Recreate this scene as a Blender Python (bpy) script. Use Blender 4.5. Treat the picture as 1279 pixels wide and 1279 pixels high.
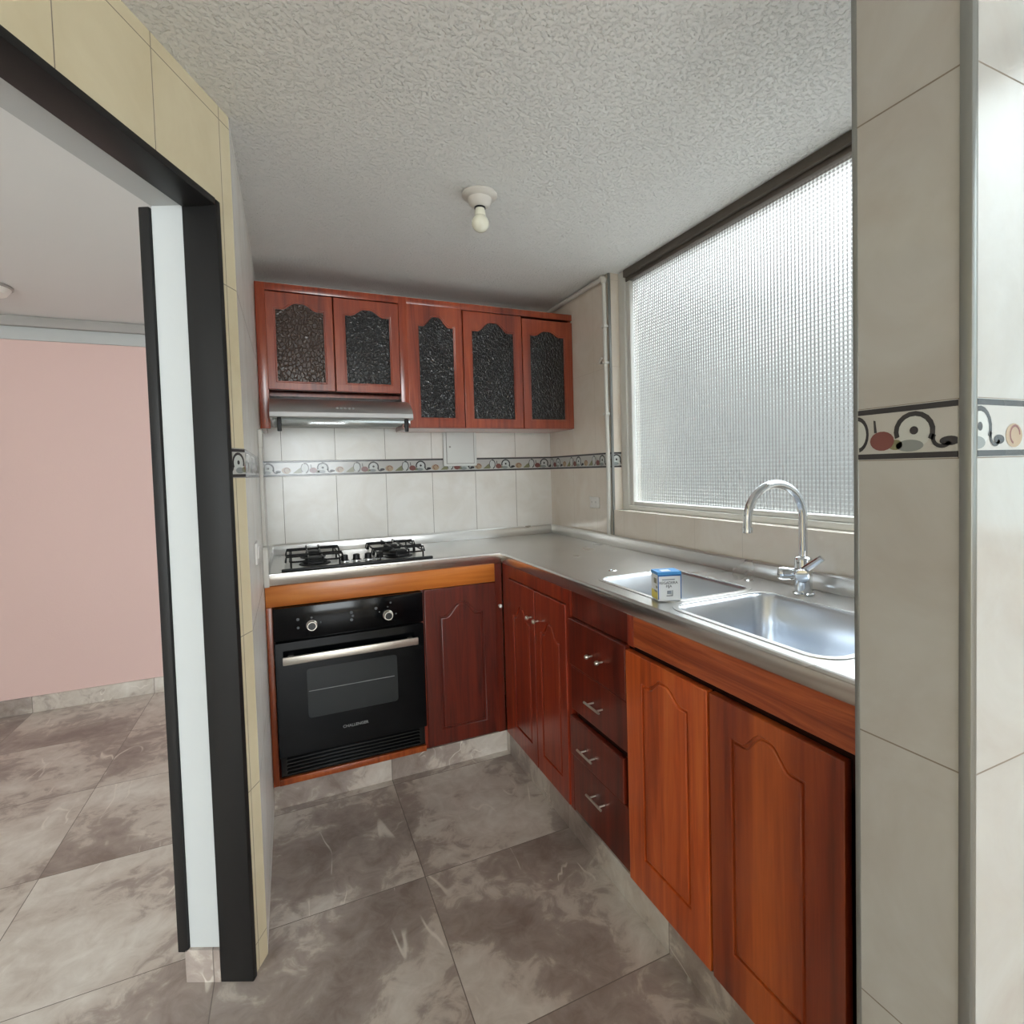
import bpy, bmesh, math, random
from mathutils import Vector, Matrix
random.seed(7)
D = bpy.data
SC = bpy.context.scene
COL = SC.collection
for o in list(D.objects):
    D.objects.remove(o)

# ------------------------------------------------------------------ camera
F, CX, CY, CZ = 675.479, -1.3864, -2.8464, 1.2713
YAW, PITCH, ROLL = 24.9227, -2.1405, 1.5564
PPX, PPY = 676.35, 611.8
def cam_basis():
    y, p, r = (math.radians(a) for a in (YAW, PITCH, ROLL))
    f = Vector((math.sin(y) * math.cos(p), math.cos(y) * math.cos(p), math.sin(p)))
    ri = Vector((math.cos(y), -math.sin(y), 0))
    u = ri.cross(f)
    return ri * math.cos(r) - u * math.sin(r), ri * math.sin(r) + u * math.cos(r), f
_r, _u, _f = cam_basis()
cd = D.cameras.new('camera')
cam = D.objects.new('camera', cd)
COL.objects.link(cam)
m = Matrix.Identity(4)
for i in range(3):
    m[i][0], m[i][1], m[i][2] = _r[i], _u[i], -_f[i]
m[0][3], m[1][3], m[2][3] = CX, CY, CZ
cam.matrix_world = m
cd.sensor_width = 36
cd.lens = F / 1279 * 36
cd.shift_x = (639.5 - PPX) / 1279
cd.shift_y = (PPY - 639.5) / 1279
cd.clip_start = .02
SC.camera = cam

# ------------------------------------------------------------------ view, world, daylight, added lights
SC.view_settings.view_transform = 'Standard'
SC.view_settings.look = 'None'
SC.view_settings.exposure = 0.5
SC.view_settings.gamma = 1
SC.view_settings.use_curve_mapping = False
try:
    SC.cycles.use_denoising = True
    SC.cycles.max_bounces = 14
    SC.cycles.diffuse_bounces = 6
    SC.cycles.transparent_max_bounces = 12
    SC.cycles.sample_clamp_indirect = 6
except Exception:
    pass

world = D.worlds.new('overcast_sky')
SC.world = world
world.use_nodes = True
wt = world.node_tree
wt.nodes.clear()
wo = wt.nodes.new('ShaderNodeOutputWorld')
bg = wt.nodes.new('ShaderNodeBackground')
tc = wt.nodes.new('ShaderNodeTexCoord')
sep = wt.nodes.new('ShaderNodeSeparateXYZ')
wt.links.new(tc.outputs['Generated'], sep.inputs[0])
cr = wt.nodes.new('ShaderNodeValToRGB')
mr = wt.nodes.new('ShaderNodeMapRange')
mr.inputs[1].default_value = -1
mr.inputs[2].default_value = 1
wt.links.new(sep.outputs[2], mr.inputs[0])
wt.links.new(mr.outputs[0], cr.inputs[0])
e = cr.color_ramp.elements
e[0].position, e[0].color = .0, (1.05, 1.05, 1.04, 1)
e[1].position, e[1].color = 1.0, (20.0, 21.6, 23.0, 1)
for p, c in ((.36, (1.0, 1.0, .98, 1)), (.45, (.20, .21, .205, 1)), (.485, (.25, .27, .275, 1)), (.51, (.40, .42, .425, 1)), (.63, (.46, .475, .47, 1)), (.75, (3.6, 3.75, 3.85, 1))):
    n = e.new(p)
    n.color = c
wt.links.new(cr.outputs[0], bg.inputs[0])
bg.inputs[1].default_value = 1.0
wt.links.new(bg.outputs[0], wo.inputs[0])

def area(name, loc, target, sx, sy, power, col, spread=180, portal=False):
    l = D.lights.new(name, 'AREA')
    l.shape = 'RECTANGLE'
    l.size, l.size_y, l.energy, l.color = sx, sy, power, col
    l.spread = math.radians(spread)
    if portal:
        l.cycles.is_portal = True
    o = D.objects.new(name, l)
    COL.objects.link(o)
    o.location = loc
    d = Vector(target) - Vector(loc)
    o.rotation_euler = d.to_track_quat('-Z', 'Y').to_euler()
    return o
COOL = (.93, .98, 1.0)
area('daylight_kitchen_window', (.125, -1.55, 1.62), (-1, -1.55, 1.62), 1.6, 1.05, 10, COOL, portal=True)
area('daylight_laundry_window', (.16, -3.035, 1.62), (-1, -3.035, 1.62), .74, 1.02, 2.0, (.66, .92, 1.0))
area('added_rear_light', (-1.45, -7.90, 1.42), (-1.25, 0, 1.75), 2.0, 1.4, 105, (.90, .97, 1.0))  # added lamp far behind the camera, brightens the back wall
area('added_room_light', (-3.62, -4.30, 1.35), (-3.62, 0, 1.35), 1.3, 1.5, 70, (.91, .98, 1.0))  # added unseen lamp, set to light the pink wall and miss the partition

# ------------------------------------------------------------------ materials
def lin(c):
    c /= 255
    return c / 12.92 if c <= .04045 else ((c + .055) / 1.055) ** 2.4
def S(r, g, b):
    return (lin(r), lin(g), lin(b), 1)

class NT:
    def __init__(s, name):
        s.m = D.materials.new(name)
        s.m.use_nodes = True
        s.t = s.m.node_tree
        s.t.nodes.clear()
        s.out = s.n('ShaderNodeOutputMaterial')
        s.p = s.n('ShaderNodeBsdfPrincipled')
        s.t.links.new(s.p.outputs[0], s.out.inputs[0])
    def n(s, k, **kw):
        x = s.t.nodes.new(k)
        for a, b in kw.items():
            setattr(x, a, b)
        return x
    def set(s, sock, v):
        if hasattr(v, 'links') or isinstance(v, bpy.types.NodeSocket):
            s.t.links.new(v, sock)
        else:
            sock.default_value = v
    def P(s, **kw):
        for k, v in kw.items():
            s.set(s.p.inputs[k.replace('_', ' ')], v)
        return s
    def math(s, op, a, b=None, c=None):
        x = s.n('ShaderNodeMath', operation=op)
        s.set(x.inputs[0], a)
        if b is not None: s.set(x.inputs[1], b)
        if c is not None: s.set(x.inputs[2], c)
        return x.outputs[0]
    def mix(s, f, a, b, blend='MIX'):
        x = s.n('ShaderNodeMix', data_type='RGBA', blend_type=blend)
        s.set(x.inputs[0], f); s.set(x.inputs[6], a); s.set(x.inputs[7], b)
        return x.outputs[2]
    def obj(s):
        return s.n('ShaderNodeTexCoord').outputs['Object']
    def pos(s):
        return s.n('ShaderNodeNewGeometry').outputs['Position']
    def xyz(s, v):
        x = s.n('ShaderNodeSeparateXYZ'); s.set(x.inputs[0], v)
        return x.outputs
    def comb(s, x, y, z):
        c = s.n('ShaderNodeCombineXYZ')
        s.set(c.inputs[0], x); s.set(c.inputs[1], y); s.set(c.inputs[2], z)
        return c.outputs[0]
    def scale(s, v, sc, loc=(0, 0, 0)):
        x = s.n('ShaderNodeMapping'); s.set(x.inputs[0], v)
        x.inputs['Scale'].default_value = sc; x.inputs['Location'].default_value = loc
        return x.outputs[0]
    def noise(s, v, sc, detail=4, rough=.5, dist=0):
        x = s.n('ShaderNodeTexNoise'); s.set(x.inputs['Vector'], v)
        x.inputs['Scale'].default_value = sc; x.inputs['Detail'].default_value = detail
        x.inputs['Roughness'].default_value = rough; x.inputs['Distortion'].default_value = dist
        return x.outputs[0]
    def ramp(s, f, stops):
        x = s.n('ShaderNodeValToRGB'); s.set(x.inputs[0], f)
        el = x.color_ramp.elements
        el[0].position, el[0].color = stops[0]
        el[1].position, el[1].color = stops[-1]
        for p, c in stops[1:-1]:
            k = el.new(p); k.color = c
        return x.outputs[0]
    def bump(s, h, st=.3, d=.01):
        x = s.n('ShaderNodeBump'); s.set(x.inputs['Height'], h)
        x.inputs['Strength'].default_value = st; x.inputs['Distance'].default_value = d
        s.t.links.new(x.outputs[0], s.p.inputs['Normal'])
        return x.outputs[0]

def plain(name, col, rough=.5, metal=0, spec=.5, coat=0):
    t = NT(name).P(Base_Color=col, Roughness=rough, Metallic=metal)
    t.p.inputs['Specular IOR Level'].default_value = spec
    t.p.inputs['Coat Weight'].default_value = coat
    return t.m

def wood(name, axis, dark, mid, light, streak=.5, seed=0., rough=.28, coat=.25, span=.2, wav=1.2):
    """varnished cedar, grain along the given axis"""
    t = NT(name)
    sc = {'x': (1.6, 26, 26), 'y': (26, 1.6, 26), 'z': (26, 26, 1.6)}[axis]
    v = t.scale(t.pos(), sc, (seed, seed * 1.7, seed * .6))
    g = t.noise(v, 1.0, 5, .6, wav)
    sc2 = tuple(a * .22 for a in sc)
    b = t.noise(t.scale(t.pos(), sc2, (seed * 2, seed, seed)), 1.0, 3, .5, .8)
    f = t.math('ADD', t.math('MULTIPLY', g, 1 - streak * .6), t.math('MULTIPLY', b, streak * .6))
    c = t.ramp(f, [(.5 - span, dark), (.50, mid), (.5 + span, light)])
    fine = t.noise(t.scale(t.pos(), tuple(a * 5 for a in sc)), 1.0, 2, .5)
    c = t.mix(t.math('MULTIPLY', fine, .35), c, dark)
    t.P(Base_Color=c, Roughness=rough)
    t.p.inputs['Specular IOR Level'].default_value = .4
    t.p.inputs['Coat Weight'].default_value = coat
    t.p.inputs['Coat Roughness'].default_value = .2
    t.bump(g, .06, .004)
    return t.m

def tile(name, axis, u0, w=.239, base=S(214, 207, 196), cloud=S(196, 186, 172), rough=.13, grout=S(128, 118, 106)):
    """glossy wall tile, grout lines at the heights seen in the photograph"""
    t = NT(name)
    c = t.obj()
    o = t.xyz(c)
    u = t.math('DIVIDE', t.math('SUBTRACT', o['XYZ'.index(axis)], u0), w)
    def line(q, size, half):
        fr = t.math('FRACT', t.math('ADD', q, 100.0))
        d = t.math('MULTIPLY', t.math('MINIMUM', fr, t.math('SUBTRACT', 1.0, fr)), size)
        return t.math('LESS_THAN', d, half)
    lu = line(u, w, .0011)
    z = o[2]
    hi = t.math('GREATER_THAN', z, 1.31)
    za = t.math('DIVIDE', t.math('SUBTRACT', z, .872), .4)
    zb = t.math('DIVIDE', t.math('SUBTRACT', z, 1.747), .402)
    zz = t.math('ADD', t.math('MULTIPLY', za, t.math('SUBTRACT', 1.0, hi)), t.math('MULTIPLY', zb, hi))
    lz = line(zz, .4, .0011)
    g = t.math('MAXIMUM', lu, lz)
    n1 = t.noise(c, 5.5, 5, .6, .6)
    col = t.mix(t.ramp(n1, [(.35, (0, 0, 0, 1)), (.7, (1, 1, 1, 1))]), base, cloud)
    col = t.mix(g, col, grout)
    t.P(Base_Color=col, Roughness=t.math('ADD', rough, t.math('MULTIPLY', g, .5)))
    t.p.inputs['Specular IOR Level'].default_value = .5
    t.bump(t.math('MULTIPLY', g, -1.0), .3, .002)
    return t.m

def marble(name, tiles=True):
    t = NT(name)
    p = t.pos()
    o = t.xyz(p)
    T = .56
    u = t.math('DIVIDE', t.math('ADD', o[0], 1.05 + 5.6), T)
    v = t.math('DIVIDE', t.math('ADD', o[1], 1.175 + 5.6), T)
    fu, fv = t.math('FLOOR', u), t.math('FLOOR', v)
    wn = t.n('ShaderNodeTexWhiteNoise', noise_dimensions='2D')
    t.set(wn.inputs['Vector'], t.comb(fu, fv, 0))
    off = t.n('ShaderNodeVectorMath', operation='SCALE')
    t.set(off.inputs[0], wn.outputs['Color']); off.inputs['Scale'].default_value = 9.0
    add = t.n('ShaderNodeVectorMath', operation='ADD')
    t.set(add.inputs[0], p); t.set(add.inputs[1], off.outputs[0])
    q = add.outputs[0]
    big = t.noise(q, 1.9, 6, .58, .45)
    fine = t.noise(q, 13, 6, .65, 1.0)
    f = t.math('ADD', t.math('MULTIPLY', big, .72), t.math('MULTIPLY', fine, .28))
    col = t.ramp(f, [(.36, S(128, 114, 107)), (.47, S(160, 148, 140)), (.505, S(188, 178, 168)), (.64, S(216, 211, 203))])
    # white veins: long broken strokes in two directions
    def veins(rot, sc, lo, width, gs, g0):
        mp = t.n('ShaderNodeMapping'); t.set(mp.inputs[0], q)
        mp.inputs['Rotation'].default_value = (0, 0, rot); mp.inputs['Scale'].default_value = (1.0, .28, 1.0)
        n = t.noise(mp.outputs[0], sc, 3, .5, .35)
        a = t.math('ABSOLUTE', t.math('SUBTRACT', n, lo))
        a = t.ramp(a, [(width * .35, (1, 1, 1, 1)), (width, (0, 0, 0, 1))])
        g = t.ramp(t.noise(q, gs, 2, .5), [(g0, (0, 0, 0, 1)), (g0 + .05, (1, 1, 1, 1))])
        return t.math('MULTIPLY', a, g)
    vm = t.math('MAXIMUM', veins(.5, 4.0, .5, .009, 3.6, .59), t.math('MAXIMUM', veins(-.9, 5.5, .47, .008, 4.6, .61), veins(1.7, 3.4, .53, .008, 3.2, .60)))
    col = t.mix(t.math('MULTIPLY', vm, .68), col, S(226, 220, 210))
    def line(x):
        fr = t.math('FRACT', x)
        return t.math('LESS_THAN', t.math('MULTIPLY', t.math('MINIMUM', fr, t.math('SUBTRACT', 1.0, fr)), T), .0013)
    if tiles:
        g = t.math('MAXIMUM', line(u), line(v))
        col = t.mix(g, col, S(112, 103, 96))
    t.P(Base_Color=col, Roughness=t.math('ADD', .26, t.math('MULTIPLY', fine, .12)))
    t.p.inputs['Specular IOR Level'].default_value = .45
    t.bump(fine, .03, .002)
    return t.m

def plaster(name, col, sc=60, st=.5, d=.006, rough=.75):
    t = NT(name)
    v = t.pos()
    a = t.noise(v, sc, 3, .55)
    vo = t.n('ShaderNodeTexVoronoi', feature='SMOOTH_F1')
    t.set(vo.inputs['Vector'], v); vo.inputs['Scale'].default_value = sc * 1.2
    h = t.math('ADD', t.ramp(a, [(.52, (0, 0, 0, 1)), (.66, (1, 1, 1, 1))]), t.math('MULTIPLY', vo.outputs[0], .5))
    cl = t.mix(t.math('MULTIPLY', t.noise(v, 1.7, 4, .6), .25), col, tuple(x * .8 for x in col[:3]) + (1,))
    t.P(Base_Color=cl, Roughness=rough)
    t.bump(h, st, d)
    return t.m

def steel(name, col=S(238, 237, 235), r0=.24, r1=.34, sc=3.0):
    """brushed steel with soft wipe marks"""
    t = NT(name)
    n = t.noise(t.pos(), sc, 3, .5, .3)
    sm = t.noise(t.scale(t.pos(), (160, 7, 160)), 1, 2, .5)
    t.P(Base_Color=t.mix(n, col, tuple(x * .86 for x in col[:3]) + (1,)), Metallic=1.0,
        Roughness=t.math('ADD', r0, t.math('MULTIPLY', n, r1 - r0)))
    t.bump(sm, .015, .0008)
    return t.m

def pressed_glass(name):
    """window glass pressed in a grid of small cushions: each cushion bends the view of the sky behind"""
    t = NT(name)
    o = t.xyz(t.pos())
    k = 2 * math.pi / .0135
    a = t.math('SINE', t.math('MULTIPLY', o[1], k))
    b = t.math('SINE', t.math('MULTIPLY', o[2], k))
    h = t.math('ADD', t.math('MULTIPLY', a, .5), t.math('MULTIPLY', b, .5))
    h = t.math('ADD', h, t.math('MULTIPLY', t.noise(t.pos(), 14, 2, .5), .3))
    bp = t.bump(h, .8, .0019)
    g = t.n('ShaderNodeBsdfGlass')
    g.inputs['Color'].default_value = (.97, .985, .98, 1)
    g.inputs['Roughness'].default_value = .06
    g.inputs['IOR'].default_value = 1.5
    t.t.links.new(bp, g.inputs['Normal'])
    tr = t.n('ShaderNodeBsdfTransparent')
    tr.inputs[0].default_value = (.95, .97, .97, 1)
    mx = t.n('ShaderNodeMixShader')
    mx.inputs[0].default_value = .62
    t.t.links.new(tr.outputs[0], mx.inputs[1])
    t.t.links.new(g.outputs[0], mx.inputs[2])
    t.t.links.new(mx.outputs[0], t.out.inputs[0])
    t.t.nodes.remove(t.p)
    return t.m

def dark_glass(name, col):
    """hammered dark glass: a net of narrow raised ridges"""
    t = NT(name)
    w = t.n('ShaderNodeTexNoise'); t.set(w.inputs['Vector'], t.pos()); w.inputs['Scale'].default_value = 45
    ad = t.n('ShaderNodeVectorMath', operation='MULTIPLY_ADD')
    t.set(ad.inputs[0], w.outputs['Color']); ad.inputs[1].default_value = (.016, .016, .016); t.set(ad.inputs[2], t.pos())
    v = t.n('ShaderNodeTexVoronoi', feature='DISTANCE_TO_EDGE')
    t.set(v.inputs['Vector'], t.scale(ad.outputs[0], (1, 1, .7))); v.inputs['Scale'].default_value = 72
    r = t.ramp(v.outputs['Distance'], [(0.0, (1, 1, 1, 1)), (.16, (0, 0, 0, 1))])
    t.P(Base_Color=col, Roughness=.24)
    t.p.inputs['Specular IOR Level'].default_value = .7
    t.bump(r, .8, .002)
    return t.m

def clear_glass(name):
    t = NT(name)
    tr = t.n('ShaderNodeBsdfTransparent'); tr.inputs[0].default_value = (.8, .83, .83, 1)
    gl = t.n('ShaderNodeBsdfGlossy'); gl.inputs['Roughness'].default_value = .08
    mx = t.n('ShaderNodeMixShader'); mx.inputs[0].default_value = .08
    t.t.links.new(tr.outputs[0], mx.inputs[1]); t.t.links.new(gl.outputs[0], mx.inputs[2])
    t.t.links.new(mx.outputs[0], t.out.inputs[0]); t.t.nodes.remove(t.p)
    return t.m

CREAM, CLOUD = S(242, 241, 237), S(230, 226, 218)
M = dict(
    tile_x=tile('glazed_tile_back', 'X', -.222, base=CREAM, cloud=CLOUD, rough=.24),
    tile_y=tile('glazed_tile_side', 'Y', -1.233, base=S(232, 224, 213), cloud=S(222, 210, 196), grout=S(202, 191, 177)),
    tile_l=tile('glazed_tile_left', 'Y', -.042, base=CREAM, cloud=CLOUD, rough=.38),
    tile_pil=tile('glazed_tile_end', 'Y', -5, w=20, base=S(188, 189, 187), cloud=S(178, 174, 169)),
    tile_d=tile('glazed_tile_doorway', 'X', .267, w=.225, base=S(222, 211, 180), cloud=S(212, 199, 166)),
    floor=marble('marble_floor_tile'),
    kick=marble('marble_kick_tile'),
    ceil=plaster('stippled_ceiling_plaster', S(234, 234, 231), 105, .68, .0065),
    ceil2=plaster('smooth_ceiling_paint', S(222, 223, 223), 40, .05, .002),
    pink=plaster('pink_wall_paint', S(216, 186, 180), 90, .08, .002),
    white=plain('white_plaster', S(180, 183, 183), .7),
    grey=plain('grey_moulding_paint', S(160, 157, 154), .7),
    black=plain('black_door_paint', S(26, 25, 25), .5, spec=.3),
    trim=plain('aluminium_trim', S(150, 152, 150), .35, .8),
    alu=plain('aluminium_window_frame', S(214, 213, 208), .4, .1),
    head_shade=plain('shaded_window_frame', S(96, 88, 80), .5, .3),  # darker frame colour, paints the backlit shade of the head rail
    glass=pressed_glass('pressed_window_glass'),
    wood=wood('cedar_red', 'z', S(84, 22, 12), S(150, 52, 27), S(184, 80, 42), .5, 1.3),
    wood_d=wood('cedar_deep_red', 'z', S(50, 15, 10), S(108, 36, 20), S(142, 54, 30), .7, 6.1),  # darker red cedar for the drawer unit
    wood_e=wood('cedar_deep_red_door', 'z', S(48, 15, 10), S(102, 34, 20), S(134, 50, 29), .6, 8.4),  # darker red cedar for the oven-side door and corner post
    wood_b=wood('cedar_red_streaked', 'z', S(40, 14, 10), S(146, 58, 27), S(204, 102, 46), 1.4, 4.1, span=.13),
    wood_c=wood('cedar_orange_brown', 'z', S(142, 55, 22), S(204, 93, 39), S(232, 130, 62), .7, 7.7),
    wood_h=wood('cedar_across', 'y', S(84, 28, 14), S(158, 70, 34), S(204, 106, 54), .8, 2.2, span=.16, wav=3.0),
    wood_u=wood('cedar_wall_units', 'z', S(92, 30, 16), S(154, 64, 36), S(188, 92, 54), .6, 5.5, coat=.9),
    wood_l=wood('honey_cedar', 'x', S(158, 84, 32), S(190, 110, 46), S(208, 132, 62), .5, 3.3, coat=.05),
    dark=plain('painted_gap_shade', S(48, 20, 14), .7, spec=.2),  # dark colour that paints the shade inside drawer and door gaps
    steel=steel('worktop_steel'),
    bowl=steel('sink_bowl_steel', S(234, 240, 248), .24, .34, 4),
    lip=steel('worktop_lip_steel', S(244, 240, 234), .2, .28, 3),
    chrome=plain('chrome', S(225, 228, 232), .06, 1),
    satin=plain('satin_metal', S(206, 200, 190), .34, .9),
    hood=steel('hood_steel', S(208, 208, 208), .42, .5, 5),
    iron=plain('black_iron', S(18, 18, 20), .45, .2),
    blackglass=plain('black_oven_glass', S(6, 7, 9), .12, spec=.2),
    blackplastic=plain('black_enamel', S(12, 13, 14), .25, spec=.5),
    ovenwin=plain('oven_window_glass', S(42, 45, 46), .2, spec=.25),
    greyprint=plain('grey_print', S(150, 152, 152), .5),
    plastic=plain('white_plastic', S(242, 241, 238), .4),
    pvc=plain('white_conduit_paint', S(214, 212, 206), .45),
    panelw=plain('painted_panel_box', S(226, 229, 226), .5),
    porcelain=plain('porcelain', S(205, 200, 192), .3),
    opal=plain('opal_bulb_glass', S(226, 224, 206), .2, coat=.4),
    card=plain('white_card', S(232, 236, 240), .5),
    blue=plain('blue_card_print', S(70, 150, 216), .45),
    navy=plain('dark_blue_card_print', S(36, 96, 170), .45),
    yellow=plain('yellow_card_print', S(226, 208, 90), .45),
    ink=plain('grey_ink', S(92, 98, 108), .6),
    b_ground=plain('border_tile_ground', S(188, 187, 184), .15),
    b_dark=plain('border_tile_line', S(62, 60, 62), .2),
    b_grey=plain('border_tile_grey', S(140, 146, 146), .2),
    b_pale=plain('border_tile_pale', S(196, 200, 198), .2),
    b_red=plain('border_tile_red', S(124, 78, 74), .2),
    b_ochre=plain('border_tile_ochre', S(172, 150, 124), .2),
    b_green=plain('border_tile_olive', S(128, 128, 98), .2),
    visor=clear_glass('hood_visor_glass'),
    u_glass=dark_glass('rippled_dark_glass', S(24, 23, 25)),
    u_glass_b=dark_glass('rippled_brown_glass', S(60, 42, 32)),
)

# ------------------------------------------------------------------ geometry helpers
def root(name, label, cat, loc=(0, 0, 0), group=None):
    o = D.objects.new(name, None)
    o.empty_display_size = .05
    COL.objects.link(o)
    o.location = loc
    tag(o, label, cat, group)
    return o
def tag(o, label=None, cat=None, group=None, kind=None):
    if label: o['label'] = label
    if cat: o['category'] = cat
    if group: o['group'] = group
    if kind: o['kind'] = kind
    return o
WPOS = {}
def wloc(o):
    p = Vector((0, 0, 0))
    while o is not None:
        p += o.location
        o = o.parent
    return p
def link(name, me, mats, parent=None, smooth=True, angle=35):
    o = D.objects.new(name, me)
    COL.objects.link(o)
    for mt in (mats if isinstance(mats, (list, tuple)) else [mats]):
        me.materials.append(mt)
    if parent is not None:
        o.parent = parent
        me.transform(Matrix.Translation(-wloc(parent)))
    if smooth:
        for p in me.polygons: p.use_smooth = True
        try: me.set_sharp_from_angle(angle=math.radians(angle))
        except Exception: pass
    return o
def obj(name, bm, mats, parent=None, smooth=True, angle=35):
    bmesh.ops.recalc_face_normals(bm, faces=bm.faces)
    me = D.meshes.new(name)
    bm.to_mesh(me)
    bm.free()
    return link(name, me, mats, parent, smooth, angle)
def BM(): return bmesh.new()
def box(bm, x0, x1, y0, y1, z0, z1, bev=0, mi=0, seg=2):
    vs = [bm.verts.new(c) for c in ((x0, y0, z0), (x1, y0, z0), (x1, y1, z0), (x0, y1, z0), (x0, y0, z1), (x1, y0, z1), (x1, y1, z1), (x0, y1, z1))]
    fs = [bm.faces.new([vs[i] for i in f]) for f in ((0, 3, 2, 1), (4, 5, 6, 7), (0, 1, 5, 4), (1, 2, 6, 5), (2, 3, 7, 6), (3, 0, 4, 7))]
    for f in fs: f.material_index = mi
    if bev:
        r = bmesh.ops.bevel(bm, geom=list({e for f in fs for e in f.edges}), offset=bev, segments=seg, affect='EDGES', profile=.5)
        for f in r['faces']: f.material_index = mi
    return bm
def prism(bm, pts, z0, z1, mi=0):
    a = [bm.verts.new((x, y, z0)) for x, y in pts]
    b = [bm.verts.new((x, y, z1)) for x, y in pts]
    n = len(pts)
    f = [bm.faces.new(list(reversed(a))), bm.faces.new(b)]
    for i in range(n):
        f.append(bm.faces.new((a[i], a[(i + 1) % n], b[(i + 1) % n], b[i])))
    for q in f: q.material_index = mi
    return bm
def tube(bm, pts, r, n=10, caps=True, mi=0, closed=False):
    pts = [Vector(p) for p in pts]
    rs = r if isinstance(r, (list, tuple)) else [r] * len(pts)
    rings = []
    up = None
    N = len(pts)
    for i, p in enumerate(pts):
        if closed: d = (pts[(i + 1) % N] - pts[i - 1])
        else: d = pts[min(i + 1, N - 1)] - pts[max(i - 1, 0)]
        d.normalize()
        if up is None:
            up = Vector((0, 0, 1)) if abs(d.z) < .9 else Vector((1, 0, 0))
        a = d.cross(up)
        if a.length < 1e-6: a = d.cross(Vector((0, 1, 0)))
        a.normalize()
        up = a.cross(d).normalized()
        rings.append([bm.verts.new(p + (a * math.cos(t) + up * math.sin(t)) * rs[i]) for t in (2 * math.pi * k / n for k in range(n))])
    for i in range(N if closed else N - 1):
        A, B = rings[i], rings[(i + 1) % N]
        for k in range(n):
            bm.faces.new((A[k], A[(k + 1) % n], B[(k + 1) % n], B[k])).material_index = mi
    if caps and not closed:
        bm.faces.new(list(reversed(rings[0]))).material_index = mi
        bm.faces.new(rings[-1]).material_index = mi
    return bm
def lathe(bm, prof, origin, axis=(0, 0, 1), n=24, mi=0):
    """prof: (radius, distance along axis)"""
    ax = Vector(axis).normalized()
    a = ax.orthogonal().normalized()
    b = ax.cross(a)
    o = Vector(origin)
    rings = []
    for r, h in prof:
        if r < 1e-6: rings.append([bm.verts.new(o + ax * h)])
        else: rings.append([bm.verts.new(o + ax * h + (a * math.cos(t) + b * math.sin(t)) * r) for t in (2 * math.pi * k / n for k in range(n))])
    for A, B in zip(rings, rings[1:]):
        for k in range(n):
            k2 = (k + 1) % n
            if len(A) == 1 and len(B) == 1: continue
            if len(A) == 1: f = bm.faces.new((A[0], B[k], B[k2]))
            elif len(B) == 1: f = bm.faces.new((A[k], A[k2], B[0]))
            else: f = bm.faces.new((A[k], A[k2], B[k2], B[k]))
            f.material_index = mi
    if len(rings[0]) > 1: bm.faces.new(list(reversed(rings[0]))).material_index = mi
    if len(rings[-1]) > 1: bm.faces.new(rings[-1]).material_index = mi
    return bm
def fill_shape(contours, depth, frame, bev=0.0, seg=2):
    """flat outline with holes, extruded. frame = (origin, u axis, v axis); the front faces u x v. Returns a mesh."""
    cu = D.curves.new('outline', 'CURVE')
    cu.dimensions = '2D'
    cu.fill_mode = 'BOTH'
    cu.extrude = max(depth / 2 - bev, 1e-5)
    cu.bevel_depth = bev
    cu.bevel_resolution = seg
    cu.offset = -bev
    for c in contours:
        sp = cu.splines.new('POLY')
        sp.points.add(len(c) - 1)
        for p, (x, y) in zip(sp.points, c): p.co = (x, y, 0, 1)
        sp.use_cyclic_u = True
    ob = D.objects.new('outline', cu)
    COL.objects.link(ob)
    dg = bpy.context.evaluated_depsgraph_get()
    me = D.meshes.new_from_object(ob.evaluated_get(dg))
    D.objects.remove(ob)
    D.curves.remove(cu)
    me.materials.clear()
    o, u, v = (Vector(a) for a in frame)
    w = u.cross(v)
    mt = Matrix(((u.x, v.x, w.x, o.x), (u.y, v.y, w.y, o.y), (u.z, v.z, w.z, o.z), (0, 0, 0, 1)))
    me.transform(mt @ Matrix.Translation((0, 0, -depth / 2)))
    return me
def text_mesh(s, size, frame, ext=.0004, align='CENTER'):
    cu = D.curves.new('lettering', 'FONT')
    cu.body = s; cu.size = size; cu.extrude = ext
    cu.align_x = align; cu.align_y = 'CENTER'
    ob = D.objects.new('lettering', cu)
    COL.objects.link(ob)
    dg = bpy.context.evaluated_depsgraph_get()
    me = D.meshes.new_from_object(ob.evaluated_get(dg))
    D.objects.remove(ob); D.curves.remove(cu)
    me.materials.clear()
    o, u, v = (Vector(a) for a in frame)
    w = u.cross(v)
    me.transform(Matrix(((u.x, v.x, w.x, o.x), (u.y, v.y, w.y, o.y), (u.z, v.z, w.z, o.z), (0, 0, 0, 1))))
    return me
def rect(u0, u1, v0, v1): return [(u0, v0), (u1, v0), (u1, v1), (u0, v1)]
def rrect(u0, u1, v0, v1, r, n=6):
    out = []
    for cx, cy, a0 in ((u1 - r, v0 + r, -90), (u1 - r, v1 - r, 0), (u0 + r, v1 - r, 90), (u0 + r, v0 + r, 180)):
        for k in range(n + 1):
            a = math.radians(a0 + 90 * k / n)
            out.append((cx + r * math.cos(a), cy + r * math.sin(a)))
    return out
def cathedral(u0, u1, v0, v1, rise, sh=.16, n=18, inset=0):
    """panel outline with a cathedral arch on top; v1 is the shoulder height, the crown stands `rise` above it"""
    u0 += inset; u1 -= inset; v0 += inset; v1 -= inset
    w = u1 - u0
    pts = [(u0, v0), (u1, v0), (u1, v1)]
    for k in range(n + 1):
        t = k / n
        x = u1 - w * sh - (w * (1 - 2 * sh)) * t
        s = abs(2 * t - 1)                      # 1 at the ends, 0 at the crown
        q = min(1, (1 - s) * 1.22)
        h = q * q * (3 - 2 * q)
        pts.append((x, v1 + rise * h))
    pts.append((u0, v1))
    return pts

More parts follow.
